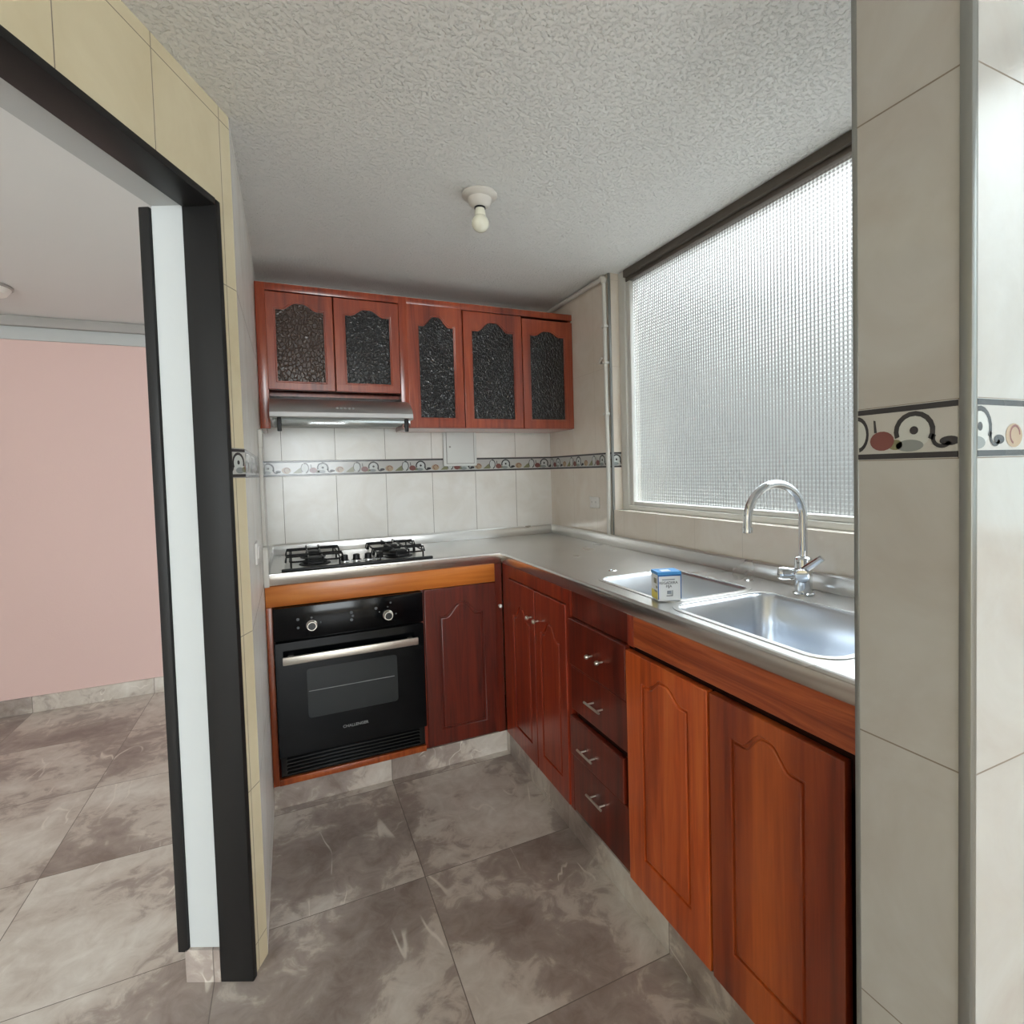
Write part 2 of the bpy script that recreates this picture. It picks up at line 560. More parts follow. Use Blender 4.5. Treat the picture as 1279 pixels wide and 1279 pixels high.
# frames for faces looking towards -y (back run) and -x (right run)
BACK = lambda y: ((0, y, 0), (1, 0, 0), (0, 0, 1))        # u = x, v = z, front = -y
RIGHT = lambda x: ((x, 0, 0), (0, -1, 0), (0, 0, 1))      # u = -y, v = z, front = -x

H = 2.18
# ------------------------------------------------------------------ the setting
def structure(o, label=None):
    o['kind'] = 'structure'
    if label: o['label'] = label
    return o
TH = math.radians(25.987)
c0 = Vector((-1.49, -1.257, 0))
dv = Vector((-math.sin(TH), -math.cos(TH), 0))
nv = Vector((-math.cos(TH), math.sin(TH), 0))           # away from the kitchen
WT = .158
def dpt(s, d): 
    p = c0 + dv * s + nv * d
    return (p.x, p.y)

b = BM(); box(b, -4.4, .25, -8.1, 1.2, -.06, 0)
structure(obj('floor', b, M['floor'], smooth=False), 'grey brown marble tile floor with white veins')
b = BM(); prism(b, [(-1.57, .08), (.22, .08), (.22, -8.1), (-2.98, -8.1), (-2.98, -4.2), dpt(3.2, .08), dpt(0, .08)], H, H + .06)
structure(obj('ceiling', b, M['ceil'], smooth=False), 'grey stippled kitchen ceiling')
b = BM(); prism(b, [(-1.57, .08), dpt(0, .08), dpt(3.2, .08), (-2.98, -4.35), (-4.4, -4.35), (-4.4, 1.2), (-1.57, 1.2)], H, H + .06)
structure(obj('ceiling_next_room', b, M['ceil2'], smooth=False), 'smooth white ceiling of the next room')

# back wall, behind the hob and wall units
b = BM(); box(b, -1.49, .1, 0, .1, 0, H)
wall_back = structure(obj('wall_back', b, M['tile_x'], smooth=False), 'cream tiled wall behind hob and wall cabinets')
b = BM(); prism(b, [(-1.49, .1), (-1.49, -1.257), dpt(0, WT), (-1.648, .1), (-1.648, 1.1), (-1.49, 1.1)], 0, H)
wall_left = structure(obj('wall_left', b, M['tile_l'], smooth=False), 'short glossy tiled wall left of the hob')

# window wall on the right: openings for two windows
YK0, YK1, ZS, ZH, XW = -.67, -2.318, 1.072, H, .05
b = BM()
box(b, 0, .16, 0, YK0, 0, H)
box(b, 0, .16, YK0, YK1, 0, ZS)
box(b, 0, .16, YK1, -2.62, 0, H)
box(b, 0, .16, -2.62, -3.45, 0, ZS)
box(b, 0, .16, -3.45, -8.1, 0, H)
wall_right = structure(obj('wall_right', b, M['tile_y'], smooth=False), 'tiled window wall above the sink')

def window(n, y0, y1, label):
    r = root('window_%d' % n, label, None, (.07, y0, ZS))
    del_cat(r)
    structure(r)
    b = BM()
    box(b, .05, .10, y0 - .05, y0, ZS, H - .001, .003)
    box(b, .05, .10, y1, y1 + .05, ZS, H - .001, .003)
    box(b, .05, .10, y1 + .05, y0 - .05, ZS, ZS + .022, .003)
    obj('frame', b, M['alu'], r)
    b = BM(); box(b, .045, .10, y1 + .05, y0 - .05, H - .034, H - .001, .002)
    box(b, .058, .098, y1 + .05, y0 - .05, H - .052, H - .034, .002)
    obj('head_rail', b, M['head_shade'], r)
    b = BM()
    box(b, .060, .092, y0 - .078, y0 - .05, ZS + .022, H - .052, .003)
    box(b, .060, .092, y1 + .05, y1 + .078, ZS + .022, H - .052, .003)
    box(b, .060, .092, y1 + .078, y0 - .078, ZS + .022, ZS + .040, .003)
    obj('inner_frame', b, M['alu'], r)
    b = BM(); box(b, .074, .080, y1 + .07, y0 - .07, ZS + .036, H - .05)
    obj('pane', b, M['glass'], r, smooth=False)
    return r
def del_cat(o):
    if 'category' in o: del o['category']
window(1, YK0, YK1, 'large pressed glass window above the sink')
window(2, -2.62, -3.45, 'pressed glass window of the laundry side')

# partition between kitchen and laundry
PX, PY0, PY1 = -.631, -2.3185, -2.468
b = BM(); box(b, PX, 0, PY1, PY0, 0, H)
part = structure(obj('wall_partition', b, M['tile_pil'], smooth=False), 'tiled end of the partition wall right of the sink')
b = BM(); box(b, PX - .0025, PX + .012, PY1 - .0025, PY1 + .013, 0, H - .001, .0035)
structure(obj('trim_1', b, M['trim']), 'grey metal corner strip on near edge of partition')
b = BM(); box(b, PX - .0015, PX + .006, PY0 - .006, PY0 + .0015, 0, H - .001, .001)
structure(obj('trim_2', b, M['trim']), 'thin metal corner strip on far edge of partition')
b = BM(); box(b, -.004, .008, YK0 - .002, YK0 + .008, .953, H - .001, .002)
structure(obj('trim_3', b, M['trim']), 'thin metal strip on wall corner beside the window')

# doorway wall, standing oblique to the kitchen (local x runs along the wall)
S0, S1, ZD = .068, 1.05, 1.935
DM = Matrix(((dv.x, -nv.x, 0, c0.x), (dv.y, -nv.y, 0, c0.y), (0, 0, 1, 0), (0, 0, 0, 1)))
def diag(name, bm, mats, parent=None, smooth=False):
    bmesh.ops.recalc_face_normals(bm, faces=bm.faces)
    me = D.meshes.new(name); bm.to_mesh(me); bm.free()
    o = D.objects.new(name, me); COL.objects.link(o)
    for mt in (mats if isinstance(mats, list) else [mats]): me.materials.append(mt)
    if parent is not None: o.parent = parent
    else: o.matrix_world = DM
    if smooth:
        for p in me.polygons: p.use_smooth = True
        me.set_sharp_from_angle(angle=math.radians(35))
    return o
b = BM()
# local: x along the wall, y = towards the kitchen (0 is the kitchen face), z up
box(b, 0, S0, -WT, 0, 0, H)
box(b, S0, S1, -WT, 0, ZD, H)
box(b, S1, 3.2, -WT, 0, 0, H)
wall_door = structure(diag('wall_doorway', b, M['tile_d']), 'cream tiled wall with open doorway')
b = BM()
box(b, S0 - .001, S0 + .004, -WT + .001, -.07, .085, ZD, 0)
box(b, S0, S1, -WT + .001, -.07, ZD - .004, ZD + .001, 0)
lin_ = structure(diag('trim_4', b, M['white']), 'white plaster reveal of the doorway')
b = BM(); box(b, S0 - .001, S0 + .012, -WT - .008, -.078, 0, .084, .001)
structure(diag('baseboard_doorway', b, M['kick']), 'small marble base tile inside the doorway')
door = root('door_1', 'black painted frame of the open doorway', None)
del_cat(door); structure(door)
door.matrix_world = DM
for nm, bx in (('jamb', (S0 - .006, S0 + .012, -.078, .006, 0, ZD + .004)), ('jamb', (S1 - .012, S1 + .006, -.078, .006, 0, ZD + .004)),
               ('head', (S0 + .012, S1 - .012, -.078, .006, ZD - .012, ZD + .006)),
               ('casing', (S0 - .03, S0 + .012, -WT - .026, -WT, .078, ZD - .008))):
    b = BM(); box(b, *bx, bev=.0025)
    diag(nm, b, M['black'], door, True)

# next room
b = BM(); box(b, -4.4, -1.49, 1.05, 1.15, 0, H)
structure(obj('wall_pink', b, M['pink'], smooth=False), 'pink painted wall of the next room')
b = BM(); box(b, -4.4, -1.65, 1.036, 1.05, 0, .088, .001)
structure(obj('baseboard_pink', b, M['kick'], smooth=False), 'marble base tiles below the pink wall')
b = BM(); box(b, -4.4, -1.65, 1.005, 1.05, 2.125, H - .001, .004)
structure(obj('trim_5', b, M['grey']), 'grey cornice above the pink wall')
b = BM(); box(b, -4.4, -1.65, 1.035, 1.05, 2.056, 2.125, .001)
structure(obj('trim_6', b, M['white']), 'white band below the grey cornice')
b = BM(); box(b, -4.42, -4.32, -4.35, 1.15, 0, H)
structure(obj('wall_next_room', b, M['white'], smooth=False), 'white wall of the next room')
b = BM()
box(b, -4.42, -4.30, -4.35, -4.25, 0, H); box(b, -2.95, -2.86, -4.35, -4.10, 0, H)
box(b, -4.30, -2.95, -4.35, -4.25, 0, .58); box(b, -4.30, -2.95, -4.35, -4.25, 2.12, H)
structure(obj('wall_rear', b, M['white'], smooth=False), 'next room wall behind the camera with an opening added for light')
b = BM(); box(b, -3.04, -2.94, -8.1, -4.35, 0, H)
structure(obj('wall_laundry', b, M['tile_y'], smooth=False), 'long side wall behind the camera')
b = BM()
box(b, -2.94, -2.45, -8.1, -7.98, 0, H); box(b, -.45, 0, -8.1, -7.98, 0, H)
box(b, -2.45, -.45, -8.1, -7.98, 0, .7); box(b, -2.45, -.45, -8.1, -7.98, 2.12, H)
structure(obj('wall_laundry_end', b, M['tile_x'], smooth=False), 'far wall behind the camera with an opening added for light')

# marble kick tiles below the cabinets
b = BM(); box(b, -1.489, -.538, -.575, -.56, 0, .092, .001)
structure(obj('baseboard_back', b, M['kick'], smooth=False), 'marble kick tiles below the oven')
b = BM(); box(b, -.538, -.523, -2.318, -.56, 0, .090, .001)
structure(obj('baseboard_right', b, M['kick'], smooth=False), 'marble kick tiles below the sink cabinets')

# decorated border tiles
def border(parent, place, length, phase, period=.239):
    """place(u, v, w) -> world point; a printed strip, z 1.272..1.345"""
    bm = BM()
    z0, hgt = 1.272, .073
    def quad(u0, u1, v0, v1, w0, mi):
        vs = [bm.verts.new(place(u, z0 + v, w)) for (u, v, w) in ((u0, v0, 0), (u1, v0, 0), (u1, v1, 0), (u0, v1, 0), (u0, v0, w0), (u1, v0, w0), (u1, v1, w0), (u0, v1, w0))]
        for f in ((4, 5, 6, 7), (0, 1, 5, 4), (1, 2, 6, 5), (2, 3, 7, 6), (3, 0, 4, 7)):
            bm.faces.new([vs[i] for i in f]).material_index = mi
    def poly(pts, w, mi):
        pts = [(min(max(u, 0), length), v) for u, v in pts]
        if max(p[0] for p in pts) - min(p[0] for p in pts) < .002: return
        try:
            bm.faces.new([bm.verts.new(place(u, z0 + v, w)) for u, v in pts]).material_index = mi
        except Exception: pass
    def disc(u, v, ru, rv, w, mi, n=18):
        if u < -ru or u > length + ru: return
        poly([(u + ru * math.cos(2 * math.pi * k / n), v + rv * math.sin(2 * math.pi * k / n)) for k in range(n)], w, mi)
    def arc(u, v, r, a0, a1, th, w, mi, n=12, sq=1.0):
        if u < -r or u > length + r: return
        for k in range(n):
            t0, t1 = (math.radians(a0 + (a1 - a0) * q / n) for q in (k, k + 1))
            poly([(u + r * sq * math.cos(t0), v + r * math.sin(t0)), (u + r * sq * math.cos(t1), v + r * math.sin(t1)),
                  (u + (r - th) * sq * math.cos(t1), v + (r - th) * math.sin(t1)), (u + (r - th) * sq * math.cos(t0), v + (r - th) * math.sin(t0))], w, mi)
    quad(0, length, 0, hgt, .0010, 0)
    quad(0, length, .001, .0085, .0014, 1)
    quad(0, length, hgt - .0085, hgt - .001, .0014, 1)
    k0 = int(math.floor(-phase / period)) - 1
    for k in range(k0, k0 + int(length / period) + 4):
        u = phase + k * period
        disc(u, .036, .0215, .0215, .0013, 3)
        arc(u, .037, .0265, -30, 200, .0065, .0015, 1)
        disc(u, .038, .0055, .0055, .0016, 1)
        disc(u - .006, .018, .018, .008, .0014, 2)
        arc(u + .034, .026, .013, 150, 330, .005, .0015, 1)
        disc(u + .043, .022, .012, .006, .0015, 1)
        disc(u + .078, .027, .020, .0155, .0014, 5)
        arc(u + .080, .028, .013, 0, 250, .003, .0016, 4)
        poly([(u + .105, .013), (u + .145, .013), (u + .143, .042), (u + .128, .032)], .0014, 6)
        disc(u + .160, .037, .015, .023, .0013, 3)
        arc(u + .160, .037, .026, -80, 110, .006, .0015, 1, sq=.66)
        arc(u + .160, .037, .026, 120, 230, .004, .0015, 1, sq=.72)
        disc(u + .196, .026, .017, .0135, .0015, 4)
        poly([(u + .185, .038), (u + .189, .038), (u + .187, .055), (u + .184, .056)], .0015, 1)
        disc(u + .214, .020, .010, .007, .0014, 6)
    me = D.meshes.new('tile_border'); bm.to_mesh(me); bm.free()
    o = D.objects.new('tile_border', me); COL.objects.link(o)
    for k in ('b_ground', 'b_dark', 'b_grey', 'b_pale', 'b_red', 'b_ochre', 'b_green'): me.materials.append(M[k])
    o.parent = parent
    o['label'] = 'printed border tiles with fruit and scrolls'
    return o
border(wall_back, lambda u, v, w: (-1.489 + u, -w, v), 1.489, .012)
border(wall_right, lambda u, v, w: (-w, -u, v), .661, .10)
border(wall_left, lambda u, v, w: (-1.49 + w, -1.256 + u, v), 1.255, .05)
border(part, lambda u, v, w: (PX - w, PY0 - .006 - u, v), .130, .078)
border(part, lambda u, v, w: (PX + .012 + u, PY1 - w, v), .60, .005)
border(wall_door, lambda u, v, w: (u, w, v), .060, .03)
border(wall_right, lambda u, v, w: (u, YK0 - w, v), .048, .02)

# ------------------------------------------------------------------ base cabinets, back run
YB = -.58          # door fronts of the back run
XR = -.54          # door fronts of the right run
def door_panel(parent, frame_fn, front, u0, u1, v0, v1, mat, cont, name='door', th=.02, rev=False):
    """slab with a routed cathedral groove and raised field; returns the door object"""
    A = cont(0)
    me = fill_shape([rect(u0, u1, v0, v1), A], th, frame_fn(front), .0025)
    d = link(name, me, mat, parent)
    sgn = Vector(frame_fn(0)[1]).cross(Vector(frame_fn(0)[2]))
    back = fill_shape([cont(-.006)], th - .008, frame_fn(front - .006 * (sgn.x + sgn.y)), 0)
    link('groove', back, mat, d)
    fld = fill_shape([cont(.007)], .013, frame_fn(front - .0005 * (sgn.x + sgn.y)), .005, 3)
    link('raised_panel', fld, mat, d)
    return d
def knob(parent, p, axis, r=.009, name='knob', mat=None):
    b = BM(); lathe(b, [(r * .45, 0), (r * .4, .012), (r, .016), (r * 1.05, .021), (r * .7, .026), (0, .027)], p, axis, 16)
    return obj(name, b, mat or M['satin'], parent)
def bar_handle(parent, p0, p1, axis, name='handle'):
    p0, p1, ax = Vector(p0), Vector(p1), Vector(axis)
    b = BM()
    tube(b, [p0 + ax * .024, p1 + ax * .024], .0038, 10)
    for t in (.2, .8):
        q = p0.lerp(p1, t)
        tube(b, [q, q + ax * .024], .0032, 8)
    return obj(name, b, M['satin'], parent)

ov = root('base_cabinet', 'honey and red cedar base cabinet housing the oven in the back corner', 'cabinet', (-1.0, -.3, .092))
b = BM()
box(b, -1.488, -1.468, -.575, -.02, .092, .857)          # left side
box(b, -.905, -.885, -.562, -.02, .092, .78)             # divider
box(b, -.885, -.56, -.555, -.02, .092, .11)
box(b, -1.468, -.905, -.56, -.02, .092, .112)
box(b, -1.488, -.56, -.03, -.01, .092, .857)
obj('carcass', b, M['wood'], ov)
b = BM(); box(b, -.574, -.5415, -.575, -.545, .092, .857)
obj('corner_post', b, M['wood_e'], ov)
b = BM(); box(b, -1.488, -.575, -.580, -.562, .778, .8575, .002)
tag(obj('top_rail', b, M['wood_l'], ov), 'honey coloured rail')
b = BM(); box(b, -1.488, -1.467, -.582, -.575, .092, .778, .001); box(b, -1.467, -.905, -.582, -.56, .090, .114, .001)
tag(obj('oven_surround', b, wood('cedar_oven_surround', 'z', S(110, 44, 16), S(160, 76, 32), S(184, 98, 44), .5, 9.1), ov), 'orange brown surround')
d = door_panel(ov, BACK, YB, -.893, -.574, .098, .776, M['wood_e'], lambda i: cathedral(-.893 + .062, -.574 - .058, .165, .655, .052, .13, inset=i))
knob(ov, (-.557, -.575, .668), (0, -1, 0), .008, 'knob', M['plastic'])

# ------------------------------------------------------------------ base cabinets, right run
# corner unit, two doors
c1 = root('base_cabinet', 'red cedar base cabinet with two narrow arched doors in the corner', 'cabinet', (-.28, -.93, .09))
b = BM()
box(b, -.522, -.03, -1.218, -1.20, .09, .857); box(b, -.522, -.03, -.60, -.582, .09, .857)
box(b, -.522, -.03, -1.20, -.60, .09, .108); box(b, -.05, -.03, -1.20, -.60, .108, .857)
box(b, -.538, -.522, -.664, -.583, .09, .857); box(b, -.538, -.522, -1.222, -1.197, .09, .857)
box(b, -.538, -.522, -1.197, -.664, .806, .857)
obj('carcass', b, M['wood'], c1)
for (a0, a1, hy) in ((.662, .932, .905), (.937, 1.197, .968)):
    dd = door_panel(c1, RIGHT, XR - .004, a0, a1, .096, .802, M['wood'], lambda i, a0=a0, a1=a1: cathedral(a0 + .05, a1 - .05, .17, .655, .05, .14, inset=i))
    knob(dd, (XR - .004, -hy, .69), (-1, 0, 0), .0085)
# drawer unit
c2 = root('drawer_cabinet', 'red cedar drawer unit with four drawers between corner doors and sink doors', 'cabinet', (-.28, -1.39, .09))
b = BM()
box(b, -.520, -.03, -1.240, -1.224, .09, .70); box(b, -.520, -.03, -1.566, -1.55, .09, .70)
box(b, -.520, -.03, -1.55, -1.24, .09, .108); box(b, -.05, -.03, -1.55, -1.24, .108, .70)
box(b, -.530, -.514, -1.566, -1.224, .768, .857)
obj('carcass', b, M['wood_d'], c2)
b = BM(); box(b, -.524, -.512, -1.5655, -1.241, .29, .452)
obj('drawer_gap_shade', b, M['dark'], c2)  # dark strip standing in for the shade around the third drawer
for i, (z0, z1, pr, kind) in enumerate(((.606, .766, .006, 'knobs'), (.452, .602, .002, .527), (.296, .430, .008, .353), (.098, .290, .0, .223))):
    me = fill_shape([rect(1.226, 1.566 - (.018 if i == 2 else 0), z0, z1)], .02, RIGHT(XR - pr), .004, 3)
    dr = link('drawer', me, M['wood_d'], c2)
    bb = BM(); box(bb, -.51, -.485 if i == 0 else -.10, -1.54, -1.25, z0 + .012, z1 - .02)
    obj('drawer_box', bb, M['wood_u'], dr)
    if kind == 'knobs':
        for y in (-1.380, -1.442): knob(dr, (XR - pr, y, .680), (-1, 0, 0), .0075)
    else:
        y0 = (-1.357, -1.313, -1.353)[i - 1]
        bar_handle(dr, (XR - pr, y0, kind), (XR - pr, y0 - .092, kind), (-1, 0, 0))
# sink unit
c3 = root('base_cabinet', 'red brown cedar cabinet with two tall arched doors under the sink', 'cabinet', (-.28, -1.94, .09))
b = BM()
box(b, -.520, -.03, -1.586, -1.568, .09, .70); box(b, -.520, -.03, -2.316, -2.298, .09, .70)
box(b, -.520, -.03, -2.298, -1.586, .09, .108); box(b, -.05, -.03, -2.298, -1.586, .108, .70)
box(b, -.520, -.500, -2.316, -1.568, .70, .857)
obj('carcass', b, M['dark'], c3)  # coloured dark so the gaps around the sink doors look shaded
me = fill_shape([rect(1.603, 2.316, .774, .8575)], .02, RIGHT(XR), .002)
tag(link('fascia', me, M['wood_h'], c3), 'long fascia board with wavy grain')
b = BM(); box(b, -.537, -.515, -1.601, -1.568, .768, .857, .002)
obj('stile', b, M['wood'], c3)
door_panel(c3, RIGHT, XR - .006, 1.570, 1.898, .094, .757, M['wood_c'], lambda i: cathedral(1.570 + .074, 1.898 - .066, .192, .684, .034, .14, inset=i))
door_panel(c3, RIGHT, XR - .006, 1.906, 2.237, .092, .757, M['wood_b'], lambda i: cathedral(1.906 + .066, 2.237 - .080, .196, .680, .040, .16, inset=i))

# ------------------------------------------------------------------ steel worktop with two sink bowls
wk = root('worktop', 'l-shaped stainless steel worktop with two sink bowls', 'worktop', (-.3, -.6, .86))
ZT = .900
LX, LY = -.548, -.585
B1 = (-.462, -.150, -1.662, -1.285)
B2 = (-.488, -.150, -2.165, -1.700)
outer = [(-1.487, LY), (LX, LY), (LX, -2.316), (-.002, -2.316), (-.002, -.002), (-1.487, -.002)]
me = fill_shape([outer, rrect(*B1, .045), rrect(*B2, .05)], .003, ((0, 0, ZT), (1, 0, 0), (0, 1, 0)), .001)
link('top_sheet', me, M['steel'], wk)
b = BM()
def lean(bm, p, q, n):                                  # a lip whose lower edge stands back a little
    n = Vector(n)
    vs = [bm.verts.new(Vector(a) + n * d + Vector((0, 0, z))) for a in (p, q) for d, z in ((0, ZT - .0005), (0, ZT - .006), (.006, .862), (.009, .858), (.016, .858), (.016, ZT - .0005))]
    bm.faces.new(vs[:6]); bm.faces.new(list(reversed(vs[6:])))
    for k in range(6): bm.faces.new((vs[k], vs[(k + 1) % 6], vs[6 + (k + 1) % 6], vs[6 + k]))
lean(b, (-1.487, LY, 0), (LX + .016, LY, 0), (0, 1, 0))
lean(b, (LX, -2.316, 0), (LX, LY, 0), (1, 0, 0))
obj('front_lip', b, M['lip'], wk)
b = BM()
tube(b, [(LX + .006, -2.316, ZT + .001), (LX + .006, LY + .006, ZT + .001), (-1.487, LY + .006, ZT + .001)], .0055, 8)
obj('edge_bead', b, M['steel'], wk)
b = BM()
box(b, -1.487, -.002, -.014, -.002, ZT, .947, .002); box(b, -.014, -.002, -2.316, -.014, ZT, .947, .002)
box(b, -1.487, -1.470, -.575, -.014, ZT, .945, .002)
tube(b, [(-1.47, -.010, .948), (-.012, -.010, .948)], .005, 8); tube(b, [(-.010, -.012, .948), (-.010, -2.316, .948)], .005, 8)
obj('upstand', b, M['steel'], wk)
def bowl(x0, x1, y0, y1, r, depth):
    bm = BM()
    levels = [(0, -.004, r), (.003, .0, r), (.012, .006, r), (.10, .014, r), (depth - .03, .020, r), (depth - .008, .030, r * .9), (depth, .048, r * .8), (depth + .002, .10, r * .6)]
    rings = []
    for dz, ins, rr in levels:
        rings.append([bm.verts.new((x, y, ZT - dz + .0015)) for x, y in rrect(x0 + ins, x1 - ins, y0 + ins, y1 - ins, rr, 8)])
    n = len(rings[0])
    for A, B in zip(rings, rings[1:]):
        for k in range(n): bm.faces.new((A[k], A[(k + 1) % n], B[(k + 1) % n], B[k]))
    bm.faces.new(rings[-1])
    cx, cy = (x0 + x1) / 2, (y0 + y1) / 2
    o = obj('sink_bowl', bm, M['bowl'], wk, angle=60)
    # flat pressed rim
    me = fill_shape([rrect(x0 - .014, x1 + .014, y0 - .014, y1 + .014, r + .014), rrect(x0 + .001, x1 - .001, y0 + .001, y1 - .001, r)], .0022, ((0, 0, ZT + .0021), (1, 0, 0), (0, 1, 0)), .0009)
    link('rim', me, M['steel'], o)
    b = BM(); lathe(b, [(.034, 0), (.034, .002), (.026, .003), (.022, -.002), (0, -.003)], (cx, cy, ZT - depth + .001), (0, 0, 1), 24)
    obj('drain', b, M['chrome'], o)
bowl(*B1, .045, .15)
bowl(*B2, .05, .17)
for (x, y) in ((-.072, -1.570), (-.346, -1.197)):
    b = BM(); lathe(b, [(.016, 0), (.016, .002), (.011, .004), (.010, .002), (0, .002)], (x, y, ZT), (0, 0, 1), 24)
    obj('hole_cap', b, M['chrome'], wk)

# ------------------------------------------------------------------ mixer tap
fx, fy = -.084, -1.781
tp = root('kitchen_tap', 'chrome swan-neck mixer tap behind the large sink bowl', 'tap', (fx, fy, ZT))
b = BM(); lathe(b, [(.029, 0), (.029, .003), (.0235, .006), (.0235, .05), (.0235, .098), (.020, .104), (.0135, .107), (0, .107)], (fx, fy, ZT + .001), (0, 0, 1), 28)
obj('body', b, M['chrome'], tp)
du = Vector((-.985, .10, 0)).normalized()
R_, zc = .095, 1.119
pts = [Vector((fx, fy, 1.0)), Vector((fx, fy, 1.06)), Vector((fx, fy, zc))]
for k in range(1, 25):
    a = math.pi * k / 24
    pts.append(Vector((fx, fy, zc)) + du * (R_ - R_ * math.cos(a)) + Vector((0, 0, R_ * math.sin(a))))
pts.append(pts[-1] + Vector((0, 0, -.022)))
b = BM(); tube(b, pts, .0118, 16)
obj('spout', b, M['chrome'], tp)
b = BM(); lathe(b, [(.0128, 0), (.0132, -.002), (.0132, -.014), (.010, -.015), (.009, -.012), (0, -.012)], pts[-1] + Vector((0, 0, .003)), (0, 0, 1), 20)
obj('aerator', b, M['chrome'], tp)
# cartridge housing with lever, pointing into the room
hd = Vector((-.80, -.60, .0)).normalized()
b = BM(); lathe(b, [(.019, 0), (.020, .02), (.020, .046), (.017, .052), (0, .053)], (fx, fy, ZT + .060), hd, 22)
obj('cartridge_housing', b, M['chrome'], tp)
h2 = Vector((-.80, .60, .05)).normalized()
b = BM(); lathe(b, [(.016, 0), (.017, .03), (.019, .055), (.016, .066), (0, .068)], (fx, fy, ZT + .056), h2, 22)
obj('side_outlet', b, M['chrome'], tp)
b = BM()
q0 = Vector((fx, fy, ZT + .066)) + hd * .046
tube(b, [q0 + Vector((.0, .022, -.008)), q0 + Vector((.012, 0, .012)), q0 + Vector((.03, -.038, .046))], [.007, .010, .009], 10)
obj('lever', b, M['chrome'], tp)

# ------------------------------------------------------------------ small box at the sink
bxp = Vector((-.490, -1.652, ZT + .0045))
bxr = root('cardboard_box', 'small blue and white cardboard box on the sink rim', 'box', bxp)
ang = math.radians(17)
e1 = Vector((math.cos(ang), -math.sin(ang), 0))           # along the printed front, to the right
e2 = Vector((math.sin(ang), math.cos(ang), 0))            # away from the viewer
W_, D_, H_ = .067, .052, .078
def bpnt(a, c, z): return bxp + e1 * a + e2 * c + Vector((0, 0, z))
def bslab(bm, a0, a1, c0_, c1_, z0, z1):
    vs = [bm.verts.new(bpnt(*p)) for p in ((a0, c0_, z0), (a1, c0_, z0), (a1, c1_, z0), (a0, c1_, z0), (a0, c0_, z1), (a1, c0_, z1), (a1, c1_, z1), (a0, c1_, z1))]
    for f in ((0, 3, 2, 1), (4, 5, 6, 7), (0, 1, 5, 4), (1, 2, 6, 5), (2, 3, 7, 6), (3, 0, 4, 7)): bm.faces.new([vs[i] for i in f])
b = BM(); bslab(b, 0, W_, 0, D_, 0, H_); obj('carton', b, M['card'], bxr, smooth=False)
b = BM(); bslab(b, -.0003, W_ + .0003, -.0003, D_ + .0003, H_ - .0075, H_ + .0006); obj('lid', b, M['blue'], bxr, smooth=False)
b = BM(); bslab(b, .016, .042, .010, .034, H_ + .0006, H_ + .001); obj('lid_patch', b, M['card'], bxr, smooth=False)
b = BM()
bslab(b, 0, .0025, -.0006, 0, .004, H_ - .007); bslab(b, W_ - .0025, W_, -.0006, 0, .004, H_ - .007); bslab(b, 0, W_, -.0007, 0, H_ - .011, H_ - .0072)
obj('edge_print', b, M['navy'], bxr, smooth=False)
b = BM(); bslab(b, -.0006, 0, .004, D_ - .003, .003, .026); obj('side_print', b, M['yellow'], bxr, smooth=False)
b = BM()
bslab(b, -.0006, 0, .010, .030, .046, .060); bslab(b, -.0006, 0, .004, .014, .034, .040); bslab(b, -.0007, 0, .006, .026, .022, .027)
obj('side_picture', b, plain('olive_card_print', S(150, 150, 132), .5), bxr, smooth=False)
fr = lambda a, z: (bpnt(a, -.0005, z), e1, (0, 0, 1))
for s_, a_, z_, sz in (('REGADERA', .030, .0485, .0105), ('FIJA', .031, .039, .0105)):
    link('lettering', text_mesh(s_, sz, fr(a_, z_)), M['ink'], bxr, smooth=False)
b = BM()
bslab(b, .012, .048, -.0006, 0, .0565, .0585)
obj('text_line', b, M['ink'], bxr, smooth=False)
b = BM()
bslab(b, .040, .042, -.0006, 0, .014, .028); bslab(b, .024, .042, -.0006, 0, .012, .0145); bslab(b, .026, .038, -.0005, 0, .018, .027)
obj('front_picture', b, plain('pale_ink', S(126, 132, 142), .6), bxr, smooth=False)

